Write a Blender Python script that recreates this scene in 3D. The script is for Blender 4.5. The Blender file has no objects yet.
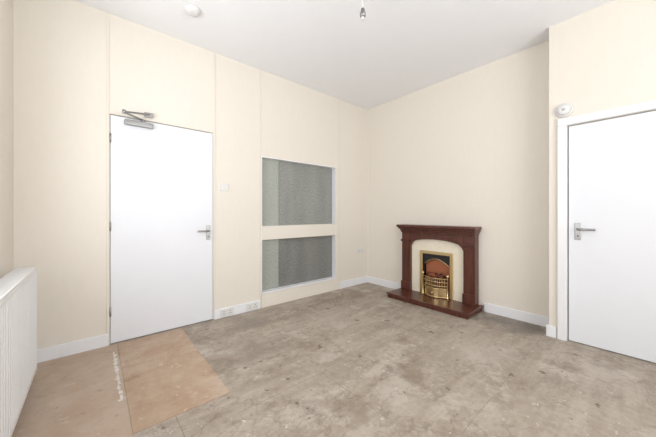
import bpy, bmesh, math, random
from mathutils import Vector, Matrix
random.seed(4)
S=bpy.context.scene
C=bpy.context.collection
X0,Y0,H=3.496,3.06,2.91
XL=-0.46; YB=-1.6; XD=3.25; YD=0.59

# ---------------- materials ----------------
def new(name,col=(.8,.8,.8),rough=.5,metal=0.,spec=.5):
    m=bpy.data.materials.new(name); m.use_nodes=True
    b=m.node_tree.nodes['Principled BSDF']
    b.inputs['Base Color'].default_value=(*col,1); b.inputs['Roughness'].default_value=rough
    b.inputs['Metallic'].default_value=metal; b.inputs['Specular IOR Level'].default_value=spec
    return m
def N(m,t,**k):
    n=m.node_tree.nodes.new(t)
    for a,b in k.items(): setattr(n,a,b)
    return n
def L(m,a,b): m.node_tree.links.new(a,b)
def noise(m,scale,detail=4,rough=.6,vec=None):
    n=N(m,'ShaderNodeTexNoise'); n.inputs['Scale'].default_value=scale
    n.inputs['Detail'].default_value=detail; n.inputs['Roughness'].default_value=rough
    if vec is not None: L(m,vec,n.inputs['Vector'])
    return n.outputs['Fac']
def ramp(m,fac,stops):
    r=N(m,'ShaderNodeValToRGB'); e=r.color_ramp.elements
    while len(e)<len(stops): e.new(.5)
    for i,(p,c) in enumerate(stops):
        e[i].position=p; e[i].color=(*c,1) if len(c)==3 else c
    L(m,fac,r.inputs['Fac']); return r.outputs['Color']
def mix(m,fac,a,b,mode='MIX'):
    n=N(m,'ShaderNodeMix',data_type='RGBA',blend_type=mode)
    if isinstance(fac,(int,float)): n.inputs[0].default_value=fac
    else: L(m,fac,n.inputs[0])
    for s,v in ((6,a),(7,b)):
        if isinstance(v,tuple): n.inputs[s].default_value=(*v,1)
        else: L(m,v,n.inputs[s])
    return n.outputs[2]
def coords(m,scale=(1,1,1),loc=(0,0,0)):
    t=N(m,'ShaderNodeNewGeometry'); mp=N(m,'ShaderNodeMapping')
    mp.inputs['Scale'].default_value=scale; mp.inputs['Location'].default_value=loc
    L(m,t.outputs['Position'],mp.inputs['Vector']); return mp.outputs['Vector']
def bump(m,h,strength=.2,dist=.01):
    b=N(m,'ShaderNodeBump'); b.inputs['Strength'].default_value=strength; b.inputs['Distance'].default_value=dist
    L(m,h,b.inputs['Height']); L(m,b.outputs['Normal'],m.node_tree.nodes['Principled BSDF'].inputs['Normal'])
def setc(m,c): L(m,c,m.node_tree.nodes['Principled BSDF'].inputs['Base Color'])

def paint(name,a,b,scale=(30,30,9),bs=.25):
    m=new(name,a,.75,spec=.2)
    v=coords(m,scale); f=noise(m,1,5,.6,v)
    setc(m,ramp(m,f,[(.3,a),(.7,b)])); bump(m,f,bs,.002); return m
M_wall=paint('cream_wallpaper',(.800,.752,.672),(.815,.768,.690),bs=.15)
M_strip=paint('cream_cover_strip',(.785,.73,.645),(.80,.745,.66))
M_ceil=paint('ceiling_white',(.87,.88,.90),(.88,.89,.91),(8,8,8),.05)
M_white=new('white_gloss_paint',(.85,.86,.89),.35)
M_door=paint('door_white_paint',(.80,.82,.86),(.82,.84,.88),(3,3,3),.02)
M_door.node_tree.nodes['Principled BSDF'].inputs['Roughness'].default_value=.4
M_plastic=new('white_plastic',(.76,.76,.75),.35)
M_gap=new('dark_gap',(.04,.035,.03),.9)
M_chrome=new('brushed_steel',(.36,.36,.36),.3,1)
M_black=new('black_iron',(.012,.011,.010),.6)
M_dslot=new('socket_slots',(.03,.03,.03),.5)
M_rad=new('radiator_enamel',(.80,.80,.80),.3)
M_grill=new('radiator_grille',(.5,.5,.5),.5)
M_brass=new('polished_brass',(.72,.56,.30),.28,1)
M_copper=new('copper_hood',(.42,.15,.07),.45,.3)

M_maho=new('mahogany',(.1,.02,.01),.28)
v=coords(M_maho,(14,14,2)); f=noise(M_maho,1.5,5,.6,v)
setc(M_maho,ramp(M_maho,f,[(.25,(.055,.017,.011)),(.5,(.098,.030,.019)),(.8,(.15,.052,.032))]))
M_marble=new('cream_marble',(.7,.6,.45),.3)
f=noise(M_marble,9,8,.7,coords(M_marble)); setc(M_marble,ramp(M_marble,f,[(.3,(.80,.73,.57)),(.55,(.86,.80,.67)),(.75,(.75,.66,.50))]))
M_coal=new('ember_coals',(.05,.02,.01),.8)
f=noise(M_coal,22,4,.6,coords(M_coal)); setc(M_coal,ramp(M_coal,f,[(.4,(.02,.015,.012)),(.6,(.32,.09,.04))]))

# glass
def glass(name,a,b):
    m=new(name,a,.25,spec=.6)
    f=noise(m,1.6,3,.6,coords(m,(60,1,26))); f2=noise(m,1.6,3,.5,coords(m,(2.5,1,.6)))
    g=ramp(m,f,[(.35,a),(.65,b)])
    setc(m,mix(m,.3,g,ramp(m,f2,[(.35,a),(.65,b)]))); bump(m,f,.6,.004); return m
M_gU=glass('obscure_glass_upper_baked_reflection',(.20,.21,.20),(.37,.38,.36))  # paler tone paints the room's reflection into the glass colour
M_gL=glass('obscure_glass_lower_baked_reflection',(.15,.155,.148),(.29,.295,.28))  # same glass, darker: floor reflection painted into the colour
M_glass2=glass('obscure_glass_light',(.31,.335,.30),(.46,.48,.44))

# floor
M_floor=new('worn_screed_floor',(.4,.35,.3),.6,spec=.3)
m=M_floor; P=coords(m)
big=noise(m,.9,5,.6,P); med=noise(m,3.2,8,.68,P); fine=noise(m,22,8,.75,P)
st=noise(m,1,6,.7,coords(m,(1.5,9,1),(5,1,0)))
c=ramp(m,big,[(.35,(.335,.275,.215)),(.5,(.41,.35,.285)),(.65,(.47,.41,.345))])
c=mix(m,.5,c,ramp(m,med,[(.36,(.26,.205,.155)),(.48,(.38,.315,.25)),(.52,(.44,.375,.31)),(.64,(.53,.465,.395))]))
c=mix(m,.28,c,ramp(m,fine,[(.36,(.20,.155,.12)),(.64,(.58,.52,.45))]))
c=mix(m,.25,c,ramp(m,st,[(.38,(.25,.20,.155)),(.62,(.57,.51,.44))]))
br=N(m,'ShaderNodeTexBrick'); br.offset=.5
wob=N(m,'ShaderNodeVectorMath',operation='MULTIPLY_ADD')
nz=N(m,'ShaderNodeTexNoise'); nz.inputs['Scale'].default_value=3; L(m,P,nz.inputs['Vector'])
L(m,nz.outputs['Color'],wob.inputs[0]); wob.inputs[1].default_value=(.02,.02,0); L(m,coords(m,(1,1,1),(.54,.26,0)),wob.inputs[2])
L(m,wob.outputs[0],br.inputs['Vector'])
br.inputs['Scale'].default_value=1; br.inputs['Mortar Size'].default_value=.003; br.inputs['Mortar Smooth'].default_value=.5
br.inputs['Brick Width'].default_value=1.8; br.inputs['Row Height'].default_value=.9
brk=N(m,'ShaderNodeMath',operation='MULTIPLY'); L(m,br.outputs['Fac'],brk.inputs[0])
L(m,ramp(m,med,[(.42,(.0,)*3),(.56,(.6,)*3)]),brk.inputs[1])
c=mix(m,brk.outputs[0],c,(.17,.13,.10))
sp=noise(m,2.1,9,.7,coords(m,(1,1,1),(2,9,0)))
c=mix(m,ramp(m,sp,[(.54,(0,)*3),(.58,(.42,)*3),(.7,(.65,)*3)]),c,(.58,.53,.47))
sp=noise(m,17,5,.7,coords(m,(1,1,1),(7,3,0)))
c=mix(m,ramp(m,sp,[(.64,(0,)*3),(.67,(.8,)*3)]),c,(.72,.68,.63))
dk=noise(m,2.0,8,.72,coords(m,(1,1,1),(31,15,0)))
c=mix(m,ramp(m,dk,[(.54,(0,)*3),(.58,(.3,)*3),(.68,(.55,)*3)]),c,(.22,.165,.12))
dk=noise(m,9,3,.55,coords(m,(1,1,1),(17,5,0)))
c=mix(m,ramp(m,dk,[(.66,(0,)*3),(.69,(.7,)*3)]),c,(.12,.085,.065))
for sc,lo in ((1.3,(3,8,0)),(2.2,(12,1,0))):
    k=noise(m,sc,4,.6,coords(m,(1,1,1),lo))
    c=mix(m,ramp(m,k,[(.494,(0,)*3),(.4985,(.3,)*3),(.5015,(.3,)*3),(.506,(0,)*3)]),c,(.16,.12,.09))
def spot(cx,cy,r,col,amt,c):
    d=N(m,'ShaderNodeVectorMath',operation='DISTANCE'); L(m,P,d.inputs[0]); d.inputs[1].default_value=(cx,cy,0)
    a=N(m,'ShaderNodeMath',operation='MULTIPLY_ADD'); L(m,med,a.inputs[0]); a.inputs[1].default_value=r*2.2; L(m,d.outputs['Value'],a.inputs[2])
    return mix(m,ramp(m,a.outputs[0],[(r*1.3,(amt,)*3),(min(r*2.2,1),(0,)*3)]),c,col)
c=spot(3.33,1.0,.28,(.17,.155,.14),.7,c)
c=spot(3.3,.75,.2,(.17,.155,.14),.65,c)
c=spot(1.25,2.75,.25,(.24,.21,.18),.6,c)
c=spot(1.0,2.2,.32,(.25,.21,.175),.5,c)
c=spot(2.0,2.3,.38,(.52,.46,.395),.4,c)
c=spot(2.5,.9,.36,(.53,.47,.405),.45,c)
setc(m,c); bump(m,fine,.2,.003)

def board(name,a,b,d):
    m=new(name,a,.55,spec=.3); f=noise(m,1,7,.7,coords(m,(3,14,1))); f2=noise(m,4,9,.75,coords(m))
    c=ramp(m,f,[(.35,a),(.65,b)]); c=mix(m,.55,c,ramp(m,f2,[(.4,a),(.6,d)]))
    sp=noise(m,11,6,.75,coords(m,(1,1,1),(7,3,0)))
    c=mix(m,ramp(m,sp,[(.60,(0,)*3),(.66,(.6,)*3)]),c,(.66,.59,.51))
    sp=noise(m,2.5,8,.75,coords(m,(1,1,1),(4,21,0)))
    c=mix(m,ramp(m,sp,[(.52,(0,)*3),(.62,(.5,)*3)]),c,(.58,.48,.39))
    dk=noise(m,7,6,.75,coords(m,(1,1,1),(37,3,0)))
    c=mix(m,ramp(m,dk,[(.58,(0,)*3),(.66,(.4,)*3)]),c,(.24,.16,.10)); setc(m,c); return m
M_ply=board('hardboard_orange',(.43,.295,.20),(.50,.355,.25),(.53,.41,.31))
M_ply2=board('hardboard_pale',(.47,.35,.26),(.53,.41,.315),(.57,.47,.38))

# ---------------- helpers ----------------
def obj(name,me,mat=None,parent=None):
    o=bpy.data.objects.new(name,me); C.objects.link(o)
    if mat: me.materials.append(mat)
    if parent: o.parent=parent
    return o
def empty(name):
    o=bpy.data.objects.new(name,None); C.objects.link(o); o.empty_display_size=.1; return o
def addbox(bm,x0,x1,y0,y1,z0,z1):
    vs=[bm.verts.new((x,y,z)) for x in (x0,x1) for y in (y0,y1) for z in (z0,z1)]
    for q in ((0,1,3,2),(4,6,7,5),(0,4,5,1),(2,3,7,6),(0,2,6,4),(1,5,7,3)):
        bm.faces.new([vs[i] for i in q])
def boxes(name,lst,mat,parent=None,bevel=0):
    bm=bmesh.new()
    for b in lst: addbox(bm,*b)
    bmesh.ops.recalc_face_normals(bm,faces=bm.faces)
    me=bpy.data.meshes.new(name); bm.to_mesh(me); bm.free()
    o=obj(name,me,mat,parent)
    if bevel:
        k=o.modifiers.new('bev','BEVEL'); k.width=bevel; k.segments=3; k.limit_method='ANGLE'
    return o
def box(name,b,mat,parent=None,bevel=0): return boxes(name,[b],mat,parent,bevel)
def prism(name,pts,axis,a0,a1,mat,parent=None,bevel=0):
    bm=bmesh.new()
    def P3(p,a):
        return {'x':(a,p[0],p[1]),'y':(p[0],a,p[1]),'z':(p[0],p[1],a)}[axis]
    A=[bm.verts.new(P3(p,a0)) for p in pts]; B=[bm.verts.new(P3(p,a1)) for p in pts]
    n=len(pts); bm.faces.new(A); bm.faces.new(B[::-1])
    for i in range(n): bm.faces.new((A[i],B[i],B[(i+1)%n],A[(i+1)%n]))
    bmesh.ops.recalc_face_normals(bm,faces=bm.faces)
    me=bpy.data.meshes.new(name); bm.to_mesh(me); bm.free(); o=obj(name,me,mat,parent)
    if bevel:
        k=o.modifiers.new('bev','BEVEL'); k.width=bevel; k.segments=2; k.limit_method='ANGLE'
    return o
def lathe(name,prof,loc,direction,mat,parent=None,seg=32):
    bm=bmesh.new(); rings=[]
    for r,h in prof:
        rings.append([bm.verts.new((r*math.cos(2*math.pi*i/seg),r*math.sin(2*math.pi*i/seg),h)) for i in range(seg)])
    for a,b in zip(rings,rings[1:]):
        for i in range(seg): bm.faces.new((a[i],a[(i+1)%seg],b[(i+1)%seg],b[i]))
    bm.faces.new(rings[0][::-1]); bm.faces.new(rings[-1])
    q=Vector(direction).to_track_quat('Z','Y')
    for v in bm.verts: v.co=q@v.co+Vector(loc)
    bmesh.ops.recalc_face_normals(bm,faces=bm.faces)
    me=bpy.data.meshes.new(name); bm.to_mesh(me); bm.free()
    for p in me.polygons: p.use_smooth=len(p.vertices)==4
    return obj(name,me,mat,parent)
def tube(name,pts,r,mat,parent=None,cyc=False):
    cu=bpy.data.curves.new(name,'CURVE'); cu.dimensions='3D'; cu.bevel_depth=r; cu.bevel_resolution=4; cu.use_fill_caps=True
    s=cu.splines.new('POLY'); s.points.add(len(pts)-1); s.use_cyclic_u=cyc
    for i,p in enumerate(pts): s.points[i].co=(*p,1)
    o=bpy.data.objects.new(name+'_c',cu); C.objects.link(o)
    dg=bpy.context.evaluated_depsgraph_get(); me=bpy.data.meshes.new_from_object(o.evaluated_get(dg))
    bpy.data.objects.remove(o); me.name=name
    for p in me.polygons: p.use_smooth=True
    me.materials.clear()
    return obj(name,me,mat,parent)

# ---------------- shell ----------------
box('floor',(XL-.3,3.9,YB-.3,Y0+.25,-.1,0),M_floor)
box('ceiling',(XL-.3,3.9,YB-.3,Y0+.25,H,H+.1),M_ceil)
D1=(.10,.977,2.03); A1=(1.545,2.785,.17,1.86)
yf,ym,yb=Y0,Y0+.12,Y0+.25
boxes('wall_back',[(XL-.3,D1[0],yf,ym,0,H),(D1[0],D1[1],yf,ym,D1[2],H),(D1[1],A1[0],yf,ym,0,H),
  (A1[0],A1[1],yf,ym,A1[3],H),(A1[0],A1[1],yf,ym,0,A1[2]),(A1[1],3.9,yf,ym,0,H),(XL-.3,3.9,ym,yb,0,H)],M_wall)
F=(1.62,1.98,.10,.60)
boxes('wall_right',[(X0,X0+.2,F[1],Y0,0,H),(X0,X0+.2,YD,F[0],0,H),(X0,X0+.2,F[0],F[1],F[3],H),(X0,X0+.2,F[0],F[1],0,F[2]),
  (X0+.2,3.9,YD,Y0,0,H)],M_wall)
D2=(-.36,.46,1.95)
boxes('wall_partition',[(XD,XD+.1,D2[1],YD,0,H),(XD,XD+.1,YB,D2[0],0,H),(XD,XD+.1,D2[0],D2[1],D2[2],H),(XD+.1,3.9,YB,YD,0,H)],M_wall)
W1=(.7,2.4,.95,2.45)
boxes('wall_left',[(XL-.3,XL,W1[1],Y0,0,H),(XL-.3,XL,YB,W1[0],0,H),(XL-.3,XL,W1[0],W1[1],W1[3],H),(XL-.3,XL,W1[0],W1[1],0,W1[2])],M_wall)
W2=(0,2.4,.85,2.45)
boxes('wall_rear',[(XL-.3,W2[0],YB-.3,YB,0,H),(W2[1],3.9,YB-.3,YB,0,H),(W2[0],W2[1],YB-.3,YB,W2[3],H),(W2[0],W2[1],YB-.3,YB,0,W2[2])],M_wall)
def window(name,axis,a0,a1,z0,z1,p):
    e=empty(name); t=.06
    L_=[(a0,a0+t,z0,z1),(a1-t,a1,z0,z1),(a0+t,a1-t,z0,z0+t),(a0+t,a1-t,z1-t,z1),((a0+a1)/2-t/2,(a0+a1)/2+t/2,z0+t,z1-t)]
    bs=[]
    for u0,u1,q0,q1 in L_:
        bs.append((p-.05,p,u0,u1,q0,q1) if axis=='x' else (u0,u1,p-.05,p,q0,q1))
    boxes('frame',bs,M_white,e); return e
window('window_1','x',W1[0],W1[1],W1[2],W1[3],XL-.15)
window('added_window_rear','y',W2[0],W2[1],W2[2],W2[3],YB-.15)  # unseen window, added to let light in from behind the camera

# baseboards
bh=.105; bt=.018
box('baseboard_back',(XL,D1[0]-.012,Y0-bt,Y0,0,bh),M_white,bevel=.004)
box('baseboard_back.001',(D1[1]+.012,A1[0]-.02,Y0-bt,Y0,0,bh),M_white,bevel=.004)
box('baseboard_back.002',(2.84,X0,Y0-bt,Y0,0,bh),M_white,bevel=.004)
box('baseboard_right',(X0-bt,X0,2.345,Y0-bt,0,bh),M_white,bevel=.004)
box('baseboard_right.001',(X0-bt,X0,YD+.001,1.235,0,bh),M_white,bevel=.004)
box('baseboard_partition',(XD-bt,XD,.535,YD+.02,0,bh),M_white,bevel=.004)
box('baseboard_left',(XL,XL+bt,YB,Y0-bt,0,bh),M_white,bevel=.004)
box('baseboard_rear',(XL+bt,XD,YB,YB+bt,0,bh),M_white,bevel=.004)
for i,(x,z0,w) in enumerate([(D1[0]-.024,0,.02),(D1[1]+.006,0,.018),(1.524,0,.016),(2.84,0,.016)]):
    box('trim_%d'%(i+1),(x,x+w,Y0-.007,Y0,bh,H),M_strip,bevel=.003)
box('trim_5',(D1[0]-.006,D1[1]+.006,Y0-.006,Y0,D1[2],D1[2]+.014),M_strip,bevel=.002)

# ---------------- door 1 ----------------
def lever(par,base,face,along):
    b=Vector(base); f=Vector(face); a=Vector(along)
    up=Vector((0,0,1))
    c=[b+a*s*.021+up*t*.075 for s,t in((-1,-1),(1,-1),(1,1),(-1,1))]
    bm=bmesh.new(); A=[bm.verts.new(p) for p in c]; B=[bm.verts.new(p+f*.007) for p in c]
    bm.faces.new(A);bm.faces.new(B[::-1])
    for i in range(4): bm.faces.new((A[i],B[i],B[(i+1)%4],A[(i+1)%4]))
    bmesh.ops.recalc_face_normals(bm,faces=bm.faces)
    me=bpy.data.meshes.new('backplate'); bm.to_mesh(me); bm.free(); o=obj('handle_backplate',me,M_chrome,par)
    k=o.modifiers.new('b','BEVEL'); k.width=.003; k.segments=2
    h=b+up*.02
    tube('handle_lever',[h+f*.004,h+f*.04,h+f*.05+a*.012,h+f*.052+a*.04,h+f*.048+a*.115],.010,M_chrome,par)
    lathe('handle_keyhole',[(.006,0),(.006,.009)],b-up*.04,face,M_dslot,par,16)
d1=empty('door_1')
box('slab',(D1[0]+.004,D1[1]-.004,Y0+.002,Y0+.044,.008,D1[2]-.006),M_door,d1,.002)
box('shadow_gap',(D1[0],D1[1],Y0+.05,Y0+.055,0,D1[2]),M_gap,d1)
lever(d1,(.925,Y0+.002,.95),(0,-1,0),(-1,0,0))
for z in (.25,1.0,1.78):
    lathe('hinge',[(.006,0),(.006,.08)],(D1[0]+.003,Y0-.004,z),(0,0,1),M_chrome,d1,12)
dc=empty('door_closer')
box('closer_body',(.20,.42,Y0-.05,Y0+.001,1.955,2.0),M_chrome,dc,.008)
lathe('spindle',[(.014,0),(.014,.022)],(.34,Y0-.025,2.0),(0,0,1),M_chrome,dc,16)
tube('main_arm',[(.34,Y0-.025,2.02),(.19,Y0-.16,2.02)],.009,M_chrome,dc)
tube('fore_arm',[(.19,Y0-.16,2.026),(.39,Y0-.03,2.085)],.008,M_chrome,dc)
lathe('arm_joint',[(.014,-.012),(.014,.018)],(.19,Y0-.16,2.022),(0,0,1),M_chrome,dc,16)
box('frame_bracket',(.35,.42,Y0-.035,Y0,2.06,2.10),M_chrome,dc,.003)

# ---------------- door 2 ----------------
d2=empty('door_2')
box('slab',(XD+.012,XD+.052,D2[0]+.004,D2[1]-.007,.008,D2[2]-.007),M_door,d2,.002)
box('shadow_gap',(XD+.055,XD+.06,D2[0],D2[1],0,D2[2]),M_gap,d2)
lever(d2,(XD+.012,.39,.995),(-1,0,0),(0,-1,0))
aw=.068
for nm,b in (('architrave_left',(XD-.022,XD,D2[1]+.002,D2[1]+aw,0,D2[2]+.002)),('architrave_right',(XD-.022,XD,D2[0]-aw,D2[0]-.002,0,D2[2]+.002)),
             ('architrave_head',(XD-.022,XD,D2[0]-aw,D2[1]+aw,D2[2]+.002,D2[2]+aw))):
    box(nm,b,M_white,d2,.006)

# ---------------- alcove ----------------
al=empty('display_alcove')
ax0,ax1,az0,az1=A1
boxes('frame_lining',[(ax0,ax0+.012,Y0-.003,Y0+.085,az0,az1),(ax1-.012,ax1,Y0-.003,Y0+.085,az0,az1),
   (ax0+.012,ax1-.012,Y0-.003,Y0+.085,az1-.012,az1),(ax0+.012,ax1-.012,Y0-.012,Y0+.085,az0,az0+.018)],M_white,al,.002)
box('middle_rail',(ax0+.012,ax1-.012,Y0-.004,Y0+.085,.83,1.0),M_wall,al,.003)
for z0,z1,g in ((az0+.018,.83,M_gL),(1.0,az1-.012,M_gU)):
    box('glass_back_pane',(ax0+.012,ax1-.012,Y0+.078,Y0+.084,z0,z1),g,al)
    box('glass_sliding_pane',(ax0+.012,ax0+.28,Y0+.066,Y0+.072,z0,z1),M_glass2,al)
box('lower_panel',(ax0,2.835,Y0-.012,Y0,0,az0-.004),M_wall,al,.003)

# ---------------- small fittings ----------------
def socket(name,x,z,w,h):
    e=empty(name)
    box('plate',(x-w/2,x+w/2,Y0-.011,Y0,z-h/2,z+h/2),M_plastic,e,.003)
    return e
s=socket('light_switch',1.096,1.45,.086,.086)
box('rocker',(1.084,1.108,Y0-.016,Y0-.010,1.43,1.47),M_plastic,s,.002)
def psocket(name,x,z,yo=0):
    e=empty(name); y=Y0-bt*yo
    box('plate',(x-.073,x+.073,y-.011,y,z-.043,z+.043),M_plastic,e,.003)
    for sx in (-.036,.036):
        boxes('slots',[(x+sx-.003,x+sx+.003,y-.0125,y-.0105,z+.008,z+.018),(x+sx-.014,x+sx-.006,y-.0125,y-.0105,z-.014,z-.009),
          (x+sx+.006,x+sx+.014,y-.0125,y-.0105,z-.014,z-.009)],M_dslot,e)
        box('switch',(x+sx*.45-.005,x+sx*.45+.005,y-.015,y-.010,z+.018,z+.034),M_plastic,e,.001)
    return e
psocket('power_socket',1.12,.055,1); psocket('power_socket.001',1.42,.055,1)
psocket('power_socket.002',3.33,.54,0)

lathe('smoke_alarm',[(.062,0),(.062,.012),(.055,.02),(.05,.034),(.03,.04),(.012,.041)],(.64,2.53,H),(0,0,-1),M_plastic)
e=empty('heat_detector')
lathe('base',[(.062,0),(.062,.014),(.056,.018)],(XD,.481,2.093),(-1,0,0),M_plastic,e)
lathe('cover',[(.048,.018),(.048,.03),(.04,.042),(.02,.045)],(XD,.481,2.093),(-1,0,0),M_plastic,e)
lathe('lens',[(.012,.045),(.010,.049)],(XD,.481,2.093),(-1,0,0),M_grill,e)
e=empty('pendant_light'); px,py=1.57,1.42
lathe('ceiling_rose',[(.045,0),(.045,.012),(.02,.03),(.008,.034)],(px,py,H),(0,0,-1),M_plastic,e)
tube('flex',[(px,py,H-.03),(px,py,2.735)],.004,M_plastic,e)
lathe('lamp_holder',[(.006,0),(.014,.008),(.016,.035),(.022,.04),(.022,.065),(.015,.068)],(px,py,2.74),(0,0,-1),M_chrome,e,24)
lathe('holder_skirt',[(.012,.068),(.013,.082),(.010,.09)],(px,py,2.74),(0,0,-1),M_plastic,e,24)

# ---------------- radiator ----------------
r=empty('radiator'); ry0,ry1,rz0,rz1=1.15,2.71,.09,.79
def corr(name,xo,sgn):
    pts=[]; n=int((ry1-ry0)/.045); p=(ry1-ry0)/n
    for i in range(n):
        b=ry0+i*p
        pts+=[(xo,b),(xo,b+p*.30),(xo-sgn*.016,b+p*.45),(xo-sgn*.016,b+p*.85)]
    pts.append((xo,ry1))
    back=[(xo-sgn*.022,ry1),(xo-sgn*.022,ry0)]
    prism(name,pts+back,'z',rz0+.03,rz1-.035,M_rad,r)
corr('front_panel',-.300,1); corr('back_panel',-.395,-1)
boxes('panel_edges',[(-.322,-.300,ry0,ry1,rz0,rz0+.032),(-.322,-.300,ry0,ry1,rz1-.037,rz1-.012)],M_rad,r,.004)
boxes('side_covers',[(-.40,-.305,ry1-.001,ry1+.006,rz0+.02,rz1),(-.40,-.305,ry0-.006,ry0+.001,rz0+.02,rz1)],M_rad,r,.003)
boxes('top_grille',[(-.31,-.302,ry0,ry1,rz1-.012,rz1),(-.40,-.392,ry0,ry1,rz1-.012,rz1)]+
   [(-.392,-.31,ry0+i*.03,ry0+i*.03+.016,rz1-.008,rz1-.002) for i in range(52)],M_rad,r)
boxes('wall_bracket',[(XL,-.395,1.5,1.53,.2,.7),(XL,-.395,2.4,2.43,.2,.7)],M_rad,r)
tube('valve_pipe',[(-.35,ry1+.03,.004),(-.35,ry1+.03,.13)],.008,M_chrome,r)
lathe('valve_body',[(.012,0),(.016,.01),(.016,.05),(.012,.06)],(-.35,ry1+.03,.10),(0,0,1),M_plastic,r,16)
tube('valve_tail',[(-.35,ry1-.01,.13),(-.35,ry1+.03,.13)],.01,M_chrome,r)

# ---------------- hardboard sheets ----------------
box('hardboard_sheet',(.1512,.66,1.74,Y0-.02,0,.004),M_ply,bevel=.001)
box('hardboard_sheet.001',(XL+.02,.1498,1.2,Y0-.02,0,.004),M_ply2,bevel=.001)
M_tape=new('paint_streak',(.74,.71,.67),.7)
e=bmesh.new()
for i in range(30):
    y=2.86-i*.026; w=random.uniform(.004,.013); x=.122+random.uniform(-.005,.005)
    addbox(e,x-w,x+w,y-random.uniform(.008,.024),y+.004,.0035,.0046)
me=bpy.data.meshes.new('dried_paint_streak'); e.to_mesh(me); e.free(); obj('dried_paint_streak',me,M_tape)

# ---------------- fireplace ----------------
fp=empty('fireplace'); cy=1.80
def fb(name,x0,x1,y0,y1,z0,z1,mat=M_maho,bv=.004): return box(name,(x0,x1,y0,y1,z0,z1),mat,fp,bv)
fb('hearth_plinth',3.075,X0-.001,1.255,2.325,0,.05,M_maho,.006)
fb('hearth_top',3.06,X0-.001,1.24,2.34,.05,.068,M_maho,.008)
zh=.068
for s in (-1,1):
    a,b=sorted((cy+s*.365,cy+s*.50))
    fb('jamb',3.385,X0-.001,a,b,zh,.89)
    fb('jamb_plinth',3.368,3.384,a-.006,b+.006,zh,.19)
    fb('jamb_raised_panel',3.374,3.384,a+.028,b-.028,.22,.72,M_maho,.006)
    fb('jamb_capital',3.36,3.384,a-.004,b+.004,.76,.79)
pts=[(cy-.365,.89),(cy-.365,.70)]
for i in range(25):
    t=i/24; y=cy-.345+.69*t; pts.append((y,.74+.075*math.sqrt(max(0,1-((y-cy)/.345)**2))))
pts+=[(cy+.365,.70),(cy+.365,.89)]
prism('arched_frieze',pts,'x',3.385,X0-.001,M_maho,fp)
pts=[]
for i in range(25):
    y=cy-.36+.72*i/24; pts.append((y,.755+.075*math.sqrt(max(0,1-((y-cy)/.361)**2))))
for i in range(25):
    y=cy+.345-.69*i/24; pts.append((y,.74+.075*math.sqrt(max(0,1-((y-cy)/.3451)**2))))
prism('arch_bead',pts,'x',3.376,3.385,M_maho,fp)
fb('frieze_panel',3.377,3.384,cy-.33,cy+.33,.852,.885,M_maho,.004)
fb('cornice_lower',3.365,X0-.001,cy-.505,cy+.505,.89,.915,M_maho,.006)
fb('cornice_mid',3.345,X0-.001,cy-.515,cy+.515,.915,.94,M_maho,.01)
fb('cornice_upper',3.32,X0-.001,cy-.525,cy+.525,.94,.965,M_maho,.008)
fb('mantel_shelf',3.29,X0-.001,cy-.535,cy+.535,.965,1.0,M_maho,.009)
o0,o1,ot=cy-.215,cy+.215,.64
boxes('marble_panel',[(3.425,X0-.001,cy-.363,o0,zh,.84),(3.425,X0-.001,o1,cy+.363,zh,.84),(3.425,X0-.001,o0,o1,ot,.84)],M_marble,fp)
boxes('firebox',[(X0-.07,X0+.17,o0+.001,o0+.034,zh,ot),(X0-.07,X0+.17,o1-.034,o1-.001,zh,ot),(X0+.16,X0+.17,1.63,1.97,.11,.59),
  (X0-.07,X0-.003,o0+.034,o1-.034,ot-.04,ot-.001)],M_black,fp)
w=.028
bp=[(3.405,3.424,o0-.012,o0+w,zh,ot+.012),(3.405,3.424,o1-w,o1+.012,zh,ot+.012),(3.405,3.424,o0+w,o1-w,ot-w,ot+.012)]
boxes('brass_trim',bp,M_brass,fp,.006)
pts=[(cy-.186,ot-.03),(cy-.186,.47)]
for i in range(17):
    t=i/16; y=cy-.165+.33*t; pts.append((y,.48+.075*math.sin(math.pi*t)))
pts+=[(cy+.186,.47),(cy+.186,ot-.03)]
prism('hood',pts,'x',3.43,3.44,M_black,fp)
tube('hood_brass_edge',[(3.428,cy-.165+.33*i/16,.48+.075*math.sin(math.pi*i/16)) for i in range(17)],.005,M_brass,fp)
box('fireback',(X0-.02,X0-.01,1.63,1.97,.12,.585),M_copper,fp)
bm=bmesh.new()
for i in range(46):
    rr=random.uniform(.022,.036)
    ret=bmesh.ops.create_icosphere(bm,subdivisions=1,radius=rr,matrix=Matrix.Translation((random.uniform(3.40,3.45),random.uniform(cy-.13,cy+.13),random.uniform(.24,.35))))
    for v in ret['verts']: v.co+=Vector([random.uniform(-.006,.006) for _ in range(3)])
me=bpy.data.meshes.new('coals'); bm.to_mesh(me); bm.free(); obj('coals',me,M_coal,fp)
for z in (.22,.27,.315):
    tube('grate_rail',[(3.405-.06*math.sin(math.pi*i/12),cy-.16+.32*i/12,z) for i in range(13)],.006,M_brass,fp)
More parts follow.
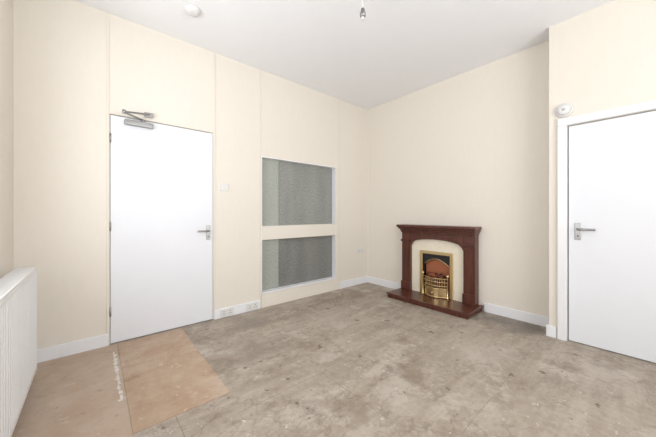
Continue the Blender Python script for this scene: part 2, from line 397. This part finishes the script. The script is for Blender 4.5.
for i in range(11):
    t=(i+1)/12; tube('grate_bar',[(3.405-.06*math.sin(math.pi*t),cy-.16+.32*t,.20),(3.405-.06*math.sin(math.pi*t),cy-.16+.32*t,.318)],.0045,M_brass,fp)
for s in (-1,1):
    lathe('finial_post',[(.014,0),(.014,.01),(.007,.02),(.007,.24),(.012,.25),(.006,.26),(.015,.275),(.018,.29),(.012,.304),(.003,.31)],(3.39,cy+s*.17,zh),(0,0,1),M_brass,fp,20)
pts=[(3.405-.07*math.sin(math.pi*i/14),cy-.155+.31*i/14) for i in range(15)]
prism('ashpan_cover',pts+[(3.42,cy+.155),(3.42,cy-.155)],'z',zh,.185,M_brass,fp,.004)
lathe('ashpan_knob',[(.006,0),(.006,.015),(.014,.02),(.012,.032),(.004,.036)],(3.336,cy,.13),(-1,0,0),M_brass,fp,20)
tube('ashpan_bead',[(p[0]-.003,p[1],.188) for p in pts],.007,M_brass,fp)
tube('ashpan_base_bead',[(p[0]-.003,p[1],.078) for p in pts],.008,M_brass,fp)

# ---------------- lights ----------------
def area(name,loc,rot,sx,sy,e,col):
    l=bpy.data.lights.new(name,'AREA'); l.shape='RECTANGLE'; l.size=sx; l.size_y=sy; l.energy=e; l.color=col
    o=bpy.data.objects.new(name,l); o.location=loc; o.rotation_euler=rot; C.objects.link(o)
area('daylight_window_left',(XL-.4,(W1[0]+W1[1])/2,1.6),(0,math.radians(-114),0),1.6,1.8,43,(.98,.985,1))
area('added_light_rear',((W2[0]+W2[1])/2,YB-.4,1.45),(math.radians(120),0,0),2.4,1.7,88,(.98,.985,1))  # added lamp behind the camera, lights the room through the invented opening
w=bpy.data.worlds.new('overcast_sky'); S.world=w; w.use_nodes=True
b=w.node_tree.nodes['Background']; b.inputs[0].default_value=(.94,.96,1,1); b.inputs[1].default_value=1.5

cam=bpy.data.cameras.new('camera'); co=bpy.data.objects.new('camera',cam); C.objects.link(co)
co.location=(0,0,1.15); co.rotation_euler=(math.radians(90),0,math.radians(-40.6))
cam.sensor_width=36; cam.lens=272/656*36; cam.shift_y=-4.5/656; cam.clip_start=.02
S.camera=co
S.view_settings.view_transform='Standard'
S.view_settings.exposure=0
